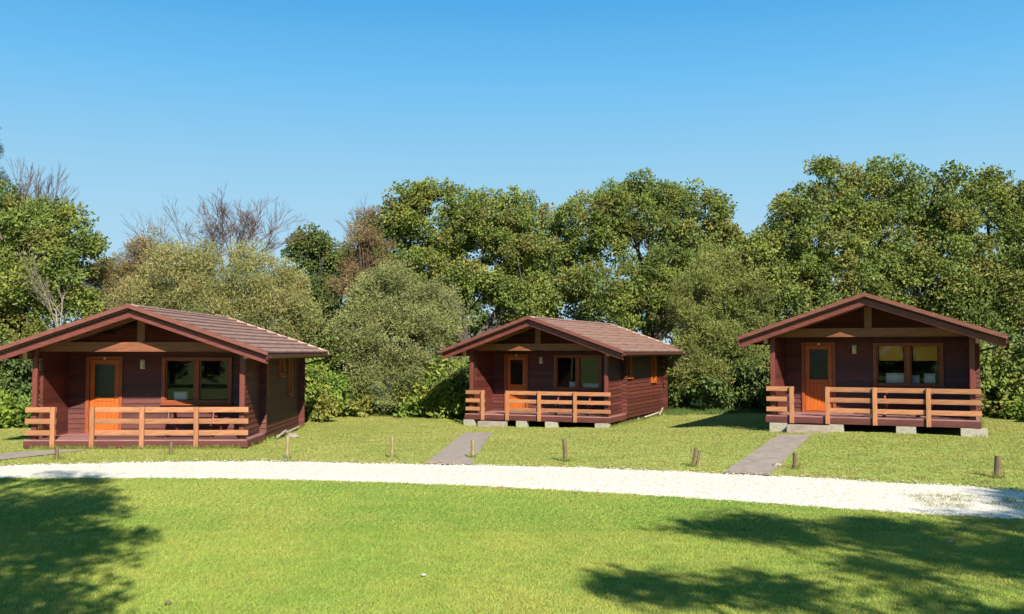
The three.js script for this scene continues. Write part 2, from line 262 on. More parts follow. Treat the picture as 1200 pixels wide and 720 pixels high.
  mesh('door_head', rbox(dw2 - 2 * fr - .004, fr, .11), M.frame[0], d, dc, dTop - fr / 2, .005);
  mesh('threshold', rbox(dw2 - 2 * fr - .004, .03, .14), M.frame[0], d, dc, .218, .02);
  const lw = dw2 - 2 * fr - .012, ly0 = .24, ly1 = dTop - fr - .006, st = .125, pb0 = 1.18, lz = -.012;
  for (const s of [-1, 1]) mesh('stile', rbox(st, ly1 - ly0, .05), M.door[1], d, dc + s * (lw / 2 - st / 2), (ly0 + ly1) / 2, lz);
  for (const [a, b] of [[ly0, ly0 + .13], [pb0 - .12, pb0], [ly1 - .12, ly1]]) mesh('door_rail', rbox(lw - 2 * st - .003, b - a, .046), M.door[0], d, dc, (a + b) / 2, lz);
  const np = 5, pw = (lw - 2 * st) / np; for (let i = 0; i < np; i++) mesh('door_plank', rbox(pw - .003, pb0 - .12 - ly0 - .13, .03, .006), M.door[i % 3], d, dc - (lw / 2 - st) + pw * (i + .5), (ly0 + .13 + pb0 - .12) / 2, lz);
  mesh('pane', new THREE.PlaneGeometry(lw - 2 * st, ly1 - .12 - pb0), M.obscure, d, dc, (pb0 + ly1 - .12) / 2, lz);
  const kn = new THREE.LatheGeometry([[0, .055], [.022, .052], [.03, .036], [.02, .018], [.012, .012], [.026, .004], [.026, 0]].map(p => new THREE.Vector2(...p)), 12); kn.rotateX(Math.PI / 2);
  mesh('door_knob', kn, M.metal, d, dc + lw / 2 - .06, 1.2, lz + .026);
  const disc = new THREE.CylinderGeometry(.035, .035, .012, 16); disc.rotateX(Math.PI / 2); mesh('number_disc', disc, M.lamp, d, dc + .02, dTop - .06, .07);
  // --- window
  function windowAt(parent, name, x0, x1, y0, y1, panes, mats) {
    const w = part(name, parent), f = panes > 1 ? .1 : .075, ww = x1 - x0, hh = y1 - y0, cx = (x0 + x1) / 2, cy = (y0 + y1) / 2;
    for (const s of [-1, 1]) mesh('frame_side', rbox(f, hh, .11), mats[1], w, cx + s * (ww / 2 - f / 2), cy, .008);
    for (const s of [-1, 1]) mesh('frame_rail', rbox(ww - 2 * f - .003, f, .1), mats[0], w, cx, cy + s * (hh / 2 - f / 2), .008);
    mesh('window_sill', rbox(ww + .05, .035, .16), mats[1], w, cx, y0 - .019, .03);
    const iw = ww - 2 * f, pw2 = iw / panes;
    for (let i = 1; i < panes; i++) mesh('mullion', rbox(.13, hh - 2 * f - .003, .1), mats[1], w, cx - iw / 2 + pw2 * i, cy, .008);
    for (let i = 0; i < panes; i++) {
      const pcx = cx - iw / 2 + pw2 * (i + .5);
      if (panes > 1) for (const s of [-1, 1]) mesh('sash_side', rbox(.035, hh - 2 * f - .004, .045), mats[0], w, pcx + s * (pw2 / 2 - (((s > 0 && i < panes - 1) || (s < 0 && i > 0)) ? .065 : 0) - .0195), cy, -.005);
      mesh('pane', new THREE.PlaneGeometry(pw2 - .01, hh - 2 * f), M.glass, w, pcx, cy, -.014);
      if (o.blinds && panes > 1) mesh('roller_blind', box(pw2 - .2, .42, .004), M.blind, w, pcx + (i ? .035 : -.035), y1 - f - .21, -.1);
    }
    if (panes > 1) mesh('inner_sill', box(iw, .03, .3), M.inner, w, cx, y0 + f - .02, -.225);
    return w;
  }
  const wn = windowAt(c, 'front_window', wx0, wx1, wy0, wy1, 2, M.frame); wn.position.z = zw;
  for (const [za, zc, y0, y1] of o.sideWindows) { const sw = windowAt(c, 'side_window', -za, -zc, y0, y1, 1, o.sideFrame ?? M.frame); sw.position.x = W; sw.rotation.y = Math.PI / 2; }
  // --- wall lamp
  const lp = part('wall_lamp', c); lp.position.set(-.55 * k, 2.08, zw + .02);
  mesh('lamp_back', rbox(.13, .26, .03), M.lamp, lp, 0, 0, .015); mesh('lamp_cover', rbox(.11, .22, .07, .03), M.lamp, lp, 0, 0, .062);
  // --- railing
  const rl = part('railing', c), X0 = -2.78 * k, X1 = 2.82 * k;
  const runs = [[X0, -2.0 * k, [-2.06 * k]], [-1.14 * k, X1, [-1.08 * k, .17 * k, 1.53 * k]]];
  for (const [a, b, posts] of runs) {
    for (const px of posts) mesh('rail_post', rbox(.115, 1.03, .075, .006), pick(M.rail, r), rl, px, .515, .042);
    for (const y of [.957, .667, .377]) mesh('rail', rbox(b - a, .132, .04, .006), pick(M.rail, r), rl, (a + b) / 2 + (r() - .5) * .004, y, -.0215 + .0);
  }
  // --- foundation
  for (const [bx, bz, w] of o.blocks) { const p = toWorld(bx * k, 0, bz), h = o.y - ground(p.x, p.z) + .06; if (h > .07) mesh('foundation_block', rbox(w, h - .004, .22, .012), M.block, c, bx * k, -h / 2 - .004, bz).rotation.y = (r() - .5) * .16; }
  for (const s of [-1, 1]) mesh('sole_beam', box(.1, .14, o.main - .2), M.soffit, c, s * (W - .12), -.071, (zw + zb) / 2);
  return { c, W, k, zw, zb, toWorld, t, base };
}
const cabins = [
  makeCabin({ seed: 11, ax: -9.48, az: -24.2, y: -.03, turn: -1, W: 2.62, main: 5.4, blocks: [[-2.2, -4, .3], [2.45, -7.5, .3], [2.45, -5.3, .3]], sideWindows: [[-2.35, -2.85, 1.25, 2.25], [-4.3, -5.0, 1.7, 2.3], [-5.6, -6.1, 1.05, 2.3]], label: 'maroon timber cabin standing in front of the broad olive willow' }),
  makeCabin({ seed: 12, ax: .55, az: -33.3, y: .0, turn: 22.5, W: 2.5, main: 6.1, sideFrame: M.door, blocks: [[-2.65, -.12, .42], [-.55, -.12, .4], [.6, -.12, .45], [2.5, -.12, .5], [2.4, -4.5, .3], [2.4, -6.6, .3]], sideWindows: [[-2.5, -3.2, 1.45, 2.3], [-6.1, -6.8, 1.2, 2.3]], label: 'maroon timber cabin in the middle with two small orange-framed side windows' }),
  makeCabin({ seed: 13, ax: 9.5, az: -26.4, y: .38, turn: 25, W: 2.6, main: 5.8, blinds: true, blocks: [[-2.45, -.12, .5], [-.9, -.12, .45], [.95, -.12, .5], [2.55, -.12, .5], [2.85, -.3, .2], [2.4, -5, .3]], sideWindows: [], label: 'maroon timber cabin with yellow blinds in its front window' }),
  makeCabin({ seed: 14, ax: 20.6, az: -27.4, y: .06, turn: 35, W: 2.62, main: 5.6, blocks: [[-2.45, -.12, .5], [2.55, -.12, .5]], sideWindows: [], label: 'maroon timber cabin at the end of the row, past the spreading oak' }),
];
const cabinName = ['cabin before the olive willow', 'middle cabin', 'cabin with yellow blinds'];
const underCabin = (x, z) => cabins.some(q => { const dx = x - q.base[0], dz = z - q.base[2], c = Math.cos(-q.t), s = Math.sin(-q.t), lx = dx * c + dz * s, lz = -dx * s + dz * c; return Math.abs(lx) < q.W + .1 && lz < .03 && lz > q.zb - .05; });

// steps
for (const [i, w] of [[1, 1.0], [2, 1.15]]) {
  const q = cabins[i], p = q.toWorld(-1.57 * q.k, 0, .24), gy = ground(p.x, p.z), top = q.base[1] - .03;
  const s = mesh('concrete_step', rbox(w, top - gy + .05, .34, .015), M.concrete, scene, p.x, (top + gy - .05) / 2, p.z); s.rotation.y = q.t;
  tag(s, 'concrete doorstep in front of the ' + cabinName[i], 'step');
}
// picnic tables on the porches
function picnic(i, x) {
  const q = cabins[i], p = q.toWorld(x * q.k, .2, -1.02), r = rngOf(90 + i), t = thing('picnic_table', p.x, p.y + .004, p.z, q.t);
  tag(t, 'dark red picnic table behind the porch railing of the ' + cabinName[i], 'picnic table', 'picnic tables on the porches');
  for (let a = 0; a < 5; a++) mesh('table_slat', rbox(1.5, .035, .125), pick(M.log, r), t, 0, .72, -.27 + a * .135);
  for (const s of [-1, 1]) { for (let a = 0; a < 2; a++) mesh('bench_slat', rbox(1.5, .035, .125), pick(M.log, r), t, 0, .43, s * (.56 + a * .135)); }
  for (const e of [-.58, .58]) {
    for (const s of [-1, 1]) { const g = taper([V3(e, 0, s * .48), V3(e, .70, s * .2)], .045, .045, 4); mesh('leg', g, M.lowverge, t); }
    mesh('bench_bearer', rbox(.045, .09, 1.36), M.log[1], t, e + .055, .366, 0); mesh('top_bearer', rbox(.045, .08, .66), M.log[1], t, e + .055, .662, 0);
  }
}
picnic(0, 1.15); picnic(1, 1.2); picnic(2, .95);
// things on the inside window sills
function onSill(i, name, label, cat, build, x) { const q = cabins[i], p = q.toWorld(x * q.k, 1.0 + .1 - .005 + .001, q.zw - .24), t = thing(name, p.x, p.y, p.z, q.t); build(t); tag(t, label, cat); return t; }
const tub = (w, h, d) => t => { mesh('tub_body', rbox(w, h, d, .02), M.white, t, 0, h / 2, 0); mesh('tub_lid', rbox(w + .02, .025, d + .02, .01), M.white, t, 0, h + .014, 0); };
onSill(0, 'storage_box', 'white box in the window of the cabin before the olive willow', 'box', tub(.36, .2, .16), .42);
onSill(1, 'storage_box', 'short white box in the middle cabin window', 'box', tub(.32, .18, .16), .68);
onSill(1, 'storage_box', 'long low white box in the middle cabin window', 'box', tub(.6, .12, .16), 1.38);
onSill(2, 'storage_box', 'widest white box below a yellow blind, alone in its pane', 'box', tub(.5, .26, .16), .56);
onSill(2, 'storage_box', 'narrow white tub below a yellow blind', 'box', tub(.2, .2, .14), 1.12);
onSill(2, 'storage_box', 'square white tub below a yellow blind, wider of the pair', 'box', tub(.3, .26, .16), 1.5);

// wooden marker posts along the drive
const posts = [[-10.31, -22.34, .28, 0, 0, 'short weathered marker post beside the path to the cabin before the olive willow', .09], [-8.11, -23.45, .30, 0, 0, 'short marker post in the grass just before the olive willow cabin deck', .1], [-5.14, -22.52, .52, .02, 1, 'yellowish marker post with a blue base beside the drive', .1], [-2.76, -22.68, .50, 0, 1, 'thin yellowish marker post on open grass short of the middle path', .08], [-.9, -22.62, .42, 0, 1, 'pale marker post at the edge of the middle path', .1], [1.19, -21.82, .50, -.06, 0, 'dark marker post leaning slightly on open grass by the drive', .1], [3.79, -20.71, .40, .16, 0, 'split marker post leaning over beside the drive', .07], [5.8, -20.22, .33, 0, 0, 'short dark marker post beside the path to the yellow blind cabin', .1], [9.25, -18.83, .42, .05, 0, 'dark marker post at the shaded bend of the drive', .13]];
for (const [x, z, h, tilt, pale, label, w] of posts) {
  const t = thing('marker_post', x, ground(x, z) - .05, z); t.rotation.z = -tilt; tag(t, label, 'post', 'marker posts along the drive');
  const mat = pale ? M.postPale : M.postWood, g = new THREE.CylinderGeometry(w * .46, w * .5, h + .05, 7, 3), pp = g.attributes.position, r = rngOf(Math.round(x * 100 + 5000));
  for (let i = 0; i < pp.count; i++) pp.setXYZ(i, pp.getX(i) * (1 + (r() - .5) * .08), pp.getY(i), pp.getZ(i) * (1 + (r() - .5) * .08)); g.computeVertexNormals();
  mesh('post_body', uvm(g), mat, t, 0, (h + .05) / 2, 0);
  if (x === 3.79) { const m = mesh('post_body', uvm(new THREE.BoxGeometry(.05, h, .07)), M.postWood, t, .085, h / 2, .01); m.rotation.z = -.03; }
  if (x === -5.14) mesh('blue_base', uvm(new THREE.CylinderGeometry(.075, .085, .05, 8)), new THREE.MeshStandardMaterial({ color: new THREE.Color().setRGB(.12, .22, .42), roughness: .6 }), t, 0, .085, 0);
}
// pale poles lying along the side walls
function pole(i, x0, z0, x1, z1, h0, h1, rr, label, bend = 0) {
  const q = cabins[i], a = q.toWorld(x0, 0, z0), b = q.toWorld(x1, 0, z1); a.y = ground(a.x, a.z) + h0; b.y = ground(b.x, b.z) + h1; const m = a.clone().lerp(b, .5); m.y += bend; m.x += bend;
  tag(mesh('timber_pole', taper([a, m, b], rr, rr * .9, 7), M.pole, scene), label, 'pole');
}
pole(0, 2.86, -3.0, 2.8, -6.6, .06, .10, .035, 'pale pole lying along the side of the olive willow cabin');
pole(0, 2.95, -2.6, 2.9, -4.2, .05, .16, .03, 'short bowed pale pole beside the olive willow cabin', .08);
pole(1, 2.72, -4.2, 2.66, -7.2, .10, .12, .04, 'pale pole lying along the side of the middle cabin');
pole(1, 2.85, -6.0, 2.75, -7.0, .05, .28, .03, 'short pale pole propped by the back corner of the middle cabin');

// ------------------------------------------------------------------ foliage
const leafMat = (rough = .6, tr = .35) => new THREE.MeshPhysicalMaterial({ color: 0xffffff, roughness: rough, transmission: tr, thickness: 0, vertexColors: true, side: THREE.DoubleSide, ior: 1.4 });
M.leaf = leafMat(.62, .22); M.leafDull = leafMat(.8, .22);
const barkTex = tex(256, 256, (x, y) => { const a = fbm(x / 6, y / 30, 101, 4), b = fbm(x / 40, y / 40, 102, 3), k = .7 + .5 * (a - .5) + .3 * (b - .5); return [k, k, k]; });
const bark = (r, g, b) => new THREE.MeshStandardMaterial({ color: new THREE.Color().setRGB(r, g, b), roughness: .95, map: rep(barkTex, 1, .6) });
M.bark = bark(.15, .125, .095); M.barkPale = bark(.34, .29, .22); M.twig = bark(.18, .105, .085); M.twigGrey = bark(.22, .19, .17);

// a spray of leaves about one metre across
function clump(seed, n, perSprig, L, Wd, R, flat, droop, jitter) {
  const r = rngOf(seed), pos = [], nor = [], col = [], a = V3(0, 0, 0), d = V3(0, 0, 0), u = V3(0, 0, 0), w = V3(0, 0, 0);
  const ball = () => { let x, y, z; do { x = r() * 2 - 1; y = r() * 2 - 1; z = r() * 2 - 1; } while (x * x + y * y + z * z > 1); return [x, y, z]; };
  for (let s = 0; s < n; s++) {
    const c = ball(), sx = c[0] * R, sy = c[1] * R * flat, sz = c[2] * R, dir = ball();
    for (let k = 0; k < perSprig; k++) {
      const e = ball(), spread = L * 1.5; a.set(sx + e[0] * spread, sy + e[1] * spread * .7, sz + e[2] * spread);
      const f = ball(); d.set(c[0] * .5 + dir[0] * .5 + f[0] * .8, c[1] * .5 + dir[1] * .4 + f[1] * .7 - droop, c[2] * .5 + dir[2] * .5 + f[2] * .8).normalize();
      const h = ball(); u.set(h[0], h[1], h[2]).cross(d).normalize(); w.crossVectors(d, u);
      const l = L * (.7 + .6 * r()), wd = Wd * (.7 + .6 * r()), fold = .25 * wd;
      const p0 = a, p1 = [a.x + d.x * l * .5 + u.x * wd * .5 + w.x * fold, a.y + d.y * l * .5 + u.y * wd * .5 + w.y * fold, a.z + d.z * l * .5 + u.z * wd * .5 + w.z * fold], p2 = [a.x + d.x * l, a.y + d.y * l, a.z + d.z * l], p3 = [a.x + d.x * l * .5 - u.x * wd * .5 + w.x * fold, a.y + d.y * l * .5 - u.y * wd * .5 + w.y * fold, a.z + d.z * l * .5 - u.z * wd * .5 + w.z * fold];
      pos.push(p0.x, p0.y, p0.z, ...p1, ...p2, p0.x, p0.y, p0.z, ...p2, ...p3);
      const q = 1 + (r() - .5) * jitter, y2 = r() < .08 ? 1.2 : 1; for (let m = 0; m < 6; m++) col.push(q * y2, q, q * .95);
    }
  }
  const g = new THREE.BufferGeometry(); g.setAttribute('position', new THREE.Float32BufferAttribute(pos, 3)); g.setAttribute('color', new THREE.Float32BufferAttribute(col, 3)); g.computeVertexNormals(); return g;
}
const CL = {
  oak: [1, 2, 3].map(s => clump(s * 17, 26, 9, .135, .085, .5, .72, .05, .55)),
  far: [1, 2].map(s => clump(s * 31, 18, 8, .2, .14, .55, .75, .05, .5)),
  sparse: [1, 2].map(s => clump(s * 91, 9, 5, .07, .03, .5, .8, 0, .4)),
  willow: [1, 2, 3].map(s => clump(s * 53, 30, 10, .13, .034, .46, .85, -.25, .4)),
  hazel: [1, 2].map(s => clump(s * 71, 16, 8, .15, .12, .36, .7, .15, .5)),
};
const lin = (r, g, b) => new THREE.Color().setRGB(r, g, b);
// crown: sprays spread over lumpy masses [dx, y, dz, rx, ry, rz]
function crown(parent, masses, kind, colors, seed, density, mat = M.leaf, minY = .2) {
  const r = rngOf(seed), list = [], geos = [CL[kind][seed % CL[kind].length]], dummy = new THREE.Object3D();
  for (const [mx, my, mz, rx, ry, rz] of masses) {
    const area = 4 * Math.PI * Math.pow((Math.pow(rx * ry, 1.6) + Math.pow(rx * rz, 1.6) + Math.pow(ry * rz, 1.6)) / 3, 1 / 1.6), n = Math.round(area * density);
    const lobes = []; const nl = 5 + Math.round(area / 6); for (let i = 0; i < nl; i++) { const y = r() * 2 - 1, a = r() * 6.283, q = Math.sqrt(1 - y * y); lobes.push([Math.cos(a) * q, y, Math.sin(a) * q, .55 + .5 * r()]); }
    for (let i = 0; i < n; i++) {
      const y = r() * 2 - 1, a = r() * 6.283, q = Math.sqrt(1 - y * y), v = [Math.cos(a) * q, y, Math.sin(a) * q];
      let best = -2, lk = 1; for (const l of lobes) { const dt = l[0] * v[0] + l[1] * v[1] + l[2] * v[2]; if (dt > best) { best = dt; lk = l[3]; } }
      // round lobes with gaps between them
      const edge = Math.acos(clamp(best, -1, 1)) / Math.sqrt(4 / nl), bulge = 1 - .40 * Math.min(1, edge * edge) ; if (edge > .95 && r() < .55) continue;
      const k = r() < .22 ? .35 + .4 * r() : (.80 + .22 * lk) * bulge * (.93 + .12 * r());
      const py = my + v[1] * k * ry; if (py < minY) continue;
      list.push([mx + v[0] * k * rx, py, mz + v[2] * k * rz, lk]);
    }
  }
  const per = geos.map(() => []); list.forEach((p, i) => per[i % geos.length].push(p));
  per.forEach((ps, gi) => {
    const im = new THREE.InstancedMesh(geos[gi], mat, ps.length); im.name = 'crown'; im.userData.kind = 'stuff'; shade(im); parent.add(im);
    ps.forEach((p, i) => {
      dummy.position.set(p[0], p[1], p[2]); dummy.rotation.set((r() - .5) * 1.2, r() * 6.283, (r() - .5) * 1.2); dummy.scale.setScalar(.7 + .55 * r()); dummy.updateMatrix(); im.setMatrixAt(i, dummy.matrix);
      const c = lin(...colors[Math.floor(Math.pow(r(), 1.3) * colors.length)]).multiplyScalar(.8 + .4 * r()); im.setColorAt(i, c);
    });
  });
  return list;
}
function limb(a, b, sag, r) { const m1 = a.clone().lerp(b, .35), m2 = a.clone().lerp(b, .7); const l = a.distanceTo(b); for (const m of [m1, m2]) { m.x += (r() - .5) * l * .16; m.z += (r() - .5) * l * .16; m.y += sag * l + (r() - .5) * l * .08; } return [a, m1, m2, b]; }
function skeleton(parent, masses, list, seed, r0, fork, mat, lean = 0, nTwigs = 70) {
  const r = rngOf(seed), gs = [], top = V3(lean, fork, 0);
  gs.push(taper([V3(0, -.3, 0), V3(lean * .2, fork * .4, (r() - .5) * .2), V3(lean * .6 + (r() - .5) * .2, fork * .75, 0), top], r0 * 1.15, r0 * .72, 9));
  for (const [mx, my, mz, rx, ry] of masses) {
    const c = V3(mx, my - ry * .1, mz), ps = limb(top.clone().add(V3(0, -r() * fork * .3, 0)), c, .05, r); gs.push(taper(ps, r0 * .52, r0 * .16, 6));
    const near = list.filter(p => Math.hypot(p[0] - mx, p[1] - my, p[2] - mz) < Math.max(rx, ry) * 1.2);
    const n = Math.round(nTwigs / masses.length); for (let i = 0; i < n && near.length; i++) { const e = near[Math.floor(r() * near.length)], s = ps[1 + Math.floor(r() * 3)]; gs.push(taper(limb(s, V3(e[0], e[1], e[2]), .04, r), r0 * .13, .012, 4)); }
  }
  return mesh('trunk', mergeGeometries(gs), mat, parent);
}
const OAK = [[.15, .20, .032], [.175, .215, .034], [.12, .172, .030], [.19, .215, .035], [.205, .205, .040]];
const OAKD = [[.095, .145, .026], [.11, .155, .028], [.125, .165, .03], [.15, .165, .034]];
const OLIVE = [[.255, .245, .080], [.23, .23, .072], [.28, .255, .09], [.20, .215, .062]];
const GREY = [[.235, .25, .085], [.21, .235, .075], [.255, .27, .10], [.18, .215, .055]];
const BROWN = [[.24, .165, .07], [.21, .175, .06], [.25, .15, .075], [.18, .18, .05]];
const BRIGHT = [[.17, .25, .032], [.2, .265, .036], [.14, .22, .03], [.24, .26, .04]];
const DEEPGREEN = [[.10, .15, .032], [.115, .16, .035], [.09, .14, .03], [.13, .165, .036]];  // darker green than the oaks, for undergrowth and wood trees
function tree(o) {
  const t = thing(o.name, o.x, ground(o.x, o.z), o.z); tag(t, o.label, o.cat ?? 'tree', o.group);
  const list = crown(t, o.masses, o.kind ?? 'oak', o.colors ?? OAK, o.seed, o.density ?? 1.5, o.mat ?? M.leaf, o.minY ?? .2);
  skeleton(t, o.masses, list, o.seed + 5, o.r ?? .26, o.fork ?? 2.6, o.bark ?? M.bark, o.lean ?? 0, o.twigs ?? 60);
  return t;
}
// masses: dx, y, dz, rx, ry, rz
tree({ name: 'oak_tree', seed: 201, x: -2.2, z: -46, r: .34, fork: 3.2, group: 'oaks behind the cabins', label: 'broad rounded oak behind the grey willow and middle cabin', masses: [[-1.6, 8.6, 0, 2.4, 2.1, 2.4], [1.0, 8.5, .4, 2.5, 1.9, 2.3], [3.4, 7.6, 0, 1.9, 1.9, 2], [-3.4, 6.9, .5, 1.7, 1.8, 1.8], [.2, 6.4, 1.6, 3, 1.8, 1.6], [3, 5, 1.4, 2.2, 1.6, 1.6], [-2, 5.2, 1.2, 2.2, 1.7, 1.6]] });
tree({ name: 'oak_tree', seed: 202, x: 6.4, z: -46, r: .36, fork: 3.0, group: 'oaks behind the cabins', label: 'wide domed oak with pale inner limbs above the middle cabin roof', masses: [[-.6, 9.1, 0, 2.4, 1.8, 2.3], [-2.8, 8.0, .4, 1.9, 2, 2], [2.0, 8.3, .2, 2.2, 1.8, 2.2], [3.6, 6.9, .6, 1.5, 1.8, 1.7], [4.9, 6.6, .2, 1.2, 1.5, 1.3], [-2.4, 5.6, 1.3, 2, 1.8, 1.6], [1.0, 6.2, 1.4, 2.2, 1.6, 1.4], [2.6, 4.8, 1, 2, 1.6, 1.6], [-.5, 4.4, 1.5, 1.8, 1.4, 1.3]], bark: M.barkPale });
tree({ name: 'oak_tree', seed: 203, x: 12.9, z: -42, r: .24, fork: 3.4, group: 'oaks behind the cabins', density: 1.25, label: 'tall gappy oak behind the yellow blind cabin with sky showing through', masses: [[.3, 9.8, 0, 1.0, 1.1, 1], [-.9, 8.6, .3, 1.2, .9, 1.1], [-2.2, 6.4, .2, 1.1, 1.2, 1.1], [-1.6, 7.3, .2, .9, .8, .9], [1.3, 8.9, 0, 1.3, 1.3, 1.2], [-.2, 6.9, .5, 2, 1.1, 1.5], [-1.3, 5.4, .6, 1.6, 1.4, 1.4], [1.4, 5.6, .5, 1.7, 1.4, 1.5], [.1, 3.9, .8, 2.3, 1.5, 1.4]] });
tree({ name: 'oak_tree', seed: 204, x: 17.3, z: -43.5, r: .3, fork: 3.0, group: 'oaks behind the cabins', label: 'dense oak behind the yellow blind cabin, beside the gappy oak', colors: OAK, masses: [[-.9, 9.6, 0, 1.9, 1.7, 2], [1.3, 9.3, .3, 1.7, 1.6, 1.8], [-1.6, 7.2, .8, 1.8, 1.7, 1.6], [1.6, 7, .8, 2, 1.7, 1.7], [0, 5.4, 1.4, 2.4, 1.7, 1.4], [2.6, 4.6, 1.2, 1.8, 1.7, 1.4], [-1.8, 4, 1, 1.7, 1.5, 1.4]] });
tree({ name: 'oak_tree', seed: 205, x: 22.6, z: -43.5, r: .3, fork: 2.8, group: 'oaks behind the cabins', label: 'spreading oak behind the low bright fern clumps', masses: [[-1.4, 8.6, 0, 1.8, 1.8, 2], [1.2, 9.0, 0, 2, 1.6, 2], [-.4, 6.6, 1, 2.6, 1.8, 1.8], [1.8, 5.4, 1, 2, 1.8, 1.6], [-1.6, 4.6, 1.4, 2, 1.8, 1.5], [.6, 3.2, 1.6, 2.4, 1.6, 1.4]] });
tree({ name: 'oak_tree', seed: 206, x: -19.2, z: -38, r: .28, fork: 2.6, group: 'oaks behind the cabins', label: 'leafy oak in front of the bare purple-brown birch', colors: OAK, masses: [[-.8, 7.3, 0, 2.2, 1.6, 2], [1.4, 6.6, .2, 1.8, 1.5, 1.8], [-1.6, 5.2, .8, 2.2, 1.6, 1.6], [.9, 4.6, .9, 2.1, 1.5, 1.5], [-.5, 3, 1, 2.4, 1.5, 1.3]] });
tree({ name: 'oak_tree', seed: 207, x: -9.1, z: -46.5, r: .2, fork: 2.6, group: 'oaks behind the cabins', colors: OAKD, label: 'small dark oak between the pale willow and the grey willow', masses: [[-.5, 7.3, 0, 1.3, 1.1, 1.3], [.8, 6.6, 0, 1.3, 1.3, 1.3], [-.9, 5.4, .4, 1.4, 1.3, 1.3], [.6, 4.4, .5, 1.6, 1.4, 1.3], [-.2, 2.6, .6, 1.7, 1.5, 1.2]] });
tree({ name: 'willow_tree', seed: 211, x: -11.2, z: -37.2, r: .18, fork: 1.4, kind: 'willow', colors: OLIVE, mat: M.leafDull, density: 2.3, label: 'broad olive willow rising over the olive willow cabin roof', masses: [[-1.2, 5.0, 0, 2.0, 1.5, 1.8], [1.3, 5.0, .2, 1.9, 1.5, 1.8], [-2.6, 3.7, .3, 1.3, 1.6, 1.4], [2.6, 3.6, .4, 1.3, 1.7, 1.4], [0, 3.2, .8, 2.8, 1.8, 1.5], [2.2, 1.8, .9, 1.6, 1.4, 1.2], [-1.5, 1.6, .6, 2, 1.4, 1.2]] });
tree({ name: 'willow_tree', seed: 212, x: -4.5, z: -38.6, r: .14, fork: 1.2, kind: 'willow', colors: GREY, mat: M.leafDull, density: 2.4, minY: .6, label: 'rounded grey-green willow standing alone beside the middle cabin', masses: [[-.6, 4.8, 0, 1.5, 1.3, 1.5], [.9, 4.2, .2, 1.4, 1.2, 1.4], [-1.4, 3.6, .3, 1.3, 1.4, 1.3], [1.8, 3.2, .3, 1.0, 1.2, 1.1], [.1, 2.9, .8, 2.0, 1.5, 1.2], [-.5, 1.5, .7, 2, 1.2, 1.1], [1.1, 1.5, .6, 1.4, 1.1, 1.0]] });
tree({ name: 'willow_tree', seed: 213, x: 8.7, z: -41.2, r: .16, fork: 1.5, kind: 'willow', colors: OLIVE.map(c => [c[0] * .8, c[1] * .93, c[2] * .6]), mat: M.leafDull, density: 2.2, minY: 1.1, label: 'green willow filling the gap between middle and yellow blind cabins', masses: [[.4, 5.6, 0, 1.4, 1.6, 1.4], [-1, 4.7, .2, 1.3, 1.4, 1.3], [1.5, 4.3, .2, 1.3, 1.4, 1.3], [-.3, 3.2, .7, 2.0, 1.5, 1.2], [.8, 1.8, .7, 2, 1.3, 1.1], [-1.4, 1.8, .5, 1.4, 1.3, 1.1]] });
tree({ name: 'brown_tree', seed: 214, x: -15.6, z: -40.5, r: .12, fork: 1.8, kind: 'willow', colors: BROWN, mat: M.leafDull, density: 1.5, bark: M.barkPale, twigs: 140, label: 'brown-tinged thin tree with pale forked branches beside the olive willow', masses: [[.3, 6.2, 0, 1.2, 1.1, 1.2], [-.9, 5.0, .2, 1.2, 1.2, 1.2], [.8, 4.6, .3, 1.3, 1.3, 1.2], [-.2, 3, .5, 1.9, 1.5, 1.2]] });
tree({ name: 'brown_tree', seed: 215, x: -6.7, z: -44.5, r: .13, fork: 3, kind: 'willow', colors: BROWN, mat: M.leafDull, density: 1.25, bark: M.twig, twigs: 160, label: 'russet thin-leaved tree rising behind the grey willow', masses: [[-.2, 7.2, 0, 1.1, 1.0, 1.1], [.9, 6.4, .2, 1.0, 1.0, 1.0], [-.6, 5.6, .2, 1.1, 1.1, 1.1], [.2, 8.2, 0, .7, .8, .7]] });

// trees that have lost their leaves: forked branches down to fine twigs
function bare(o) {
  const r = rngOf(o.seed), t = thing('bare_tree', o.x, ground(o.x, o.z), o.z), gs = [], tw = []; tag(t, o.label, 'tree');
  const grow = (p, d, len, rad, lvl) => {
    const q = p.clone().addScaledVector(d, len), m = p.clone().lerp(q, .5).add(V3((r() - .5) * len * .15, (r() - .5) * len * .1, (r() - .5) * len * .15));
    (lvl >= 3 ? tw : gs).push(taper([p, m, q], rad, rad * .62, lvl >= 3 ? 3 : 6));
    if (lvl >= o.levels) return;
    const n = lvl === 0 ? o.first : 2 + (r() < .75 ? 1 : 0);
    for (let i = 0; i < n; i++) { const s = lvl === 0 ? 1 : .45 + .55 * (i + 1) / n, dd = d.clone().add(V3((r() - .5) * o.spread, (r() - .3) * .5 * o.spread * .6, (r() - .5) * o.spread)).normalize(); grow(p.clone().lerp(q, s), dd, len * (lvl === 0 ? .34 : .55 + .3 * r()), rad * (lvl < 3 ? .55 : .74), lvl + 1); }
  };
  grow(V3(0, -.3, 0), V3(o.lean ?? 0, 1, 0).normalize(), o.h * .56, o.r, 0);
  if (o.haze) crown(t, o.haze, 'sparse', [[.20, .11, .06], [.17, .12, .05], [.22, .14, .08]], o.seed + 3, 2.2, M.leafDull);
  mesh('trunk', mergeGeometries(gs), o.bark, t); const m = mesh('twigs', mergeGeometries(tw), o.twig, t); m.userData.kind = 'stuff';
}
bare({ seed: 301, x: -12.8, z: -43, h: 8.8, r: .10, first: 5, levels: 7, spread: 1.25, lean: .02, haze: [[.4, 8.3, 0, 1.5, 1.0, 1.3], [1.5, 7.4, 0, 1.2, .8, 1.1], [-.6, 7.4, 0, 1.1, .8, 1]], bark: M.twigGrey, twig: M.twig, label: 'leafless reddish twiggy tree standing up above the olive willow' });
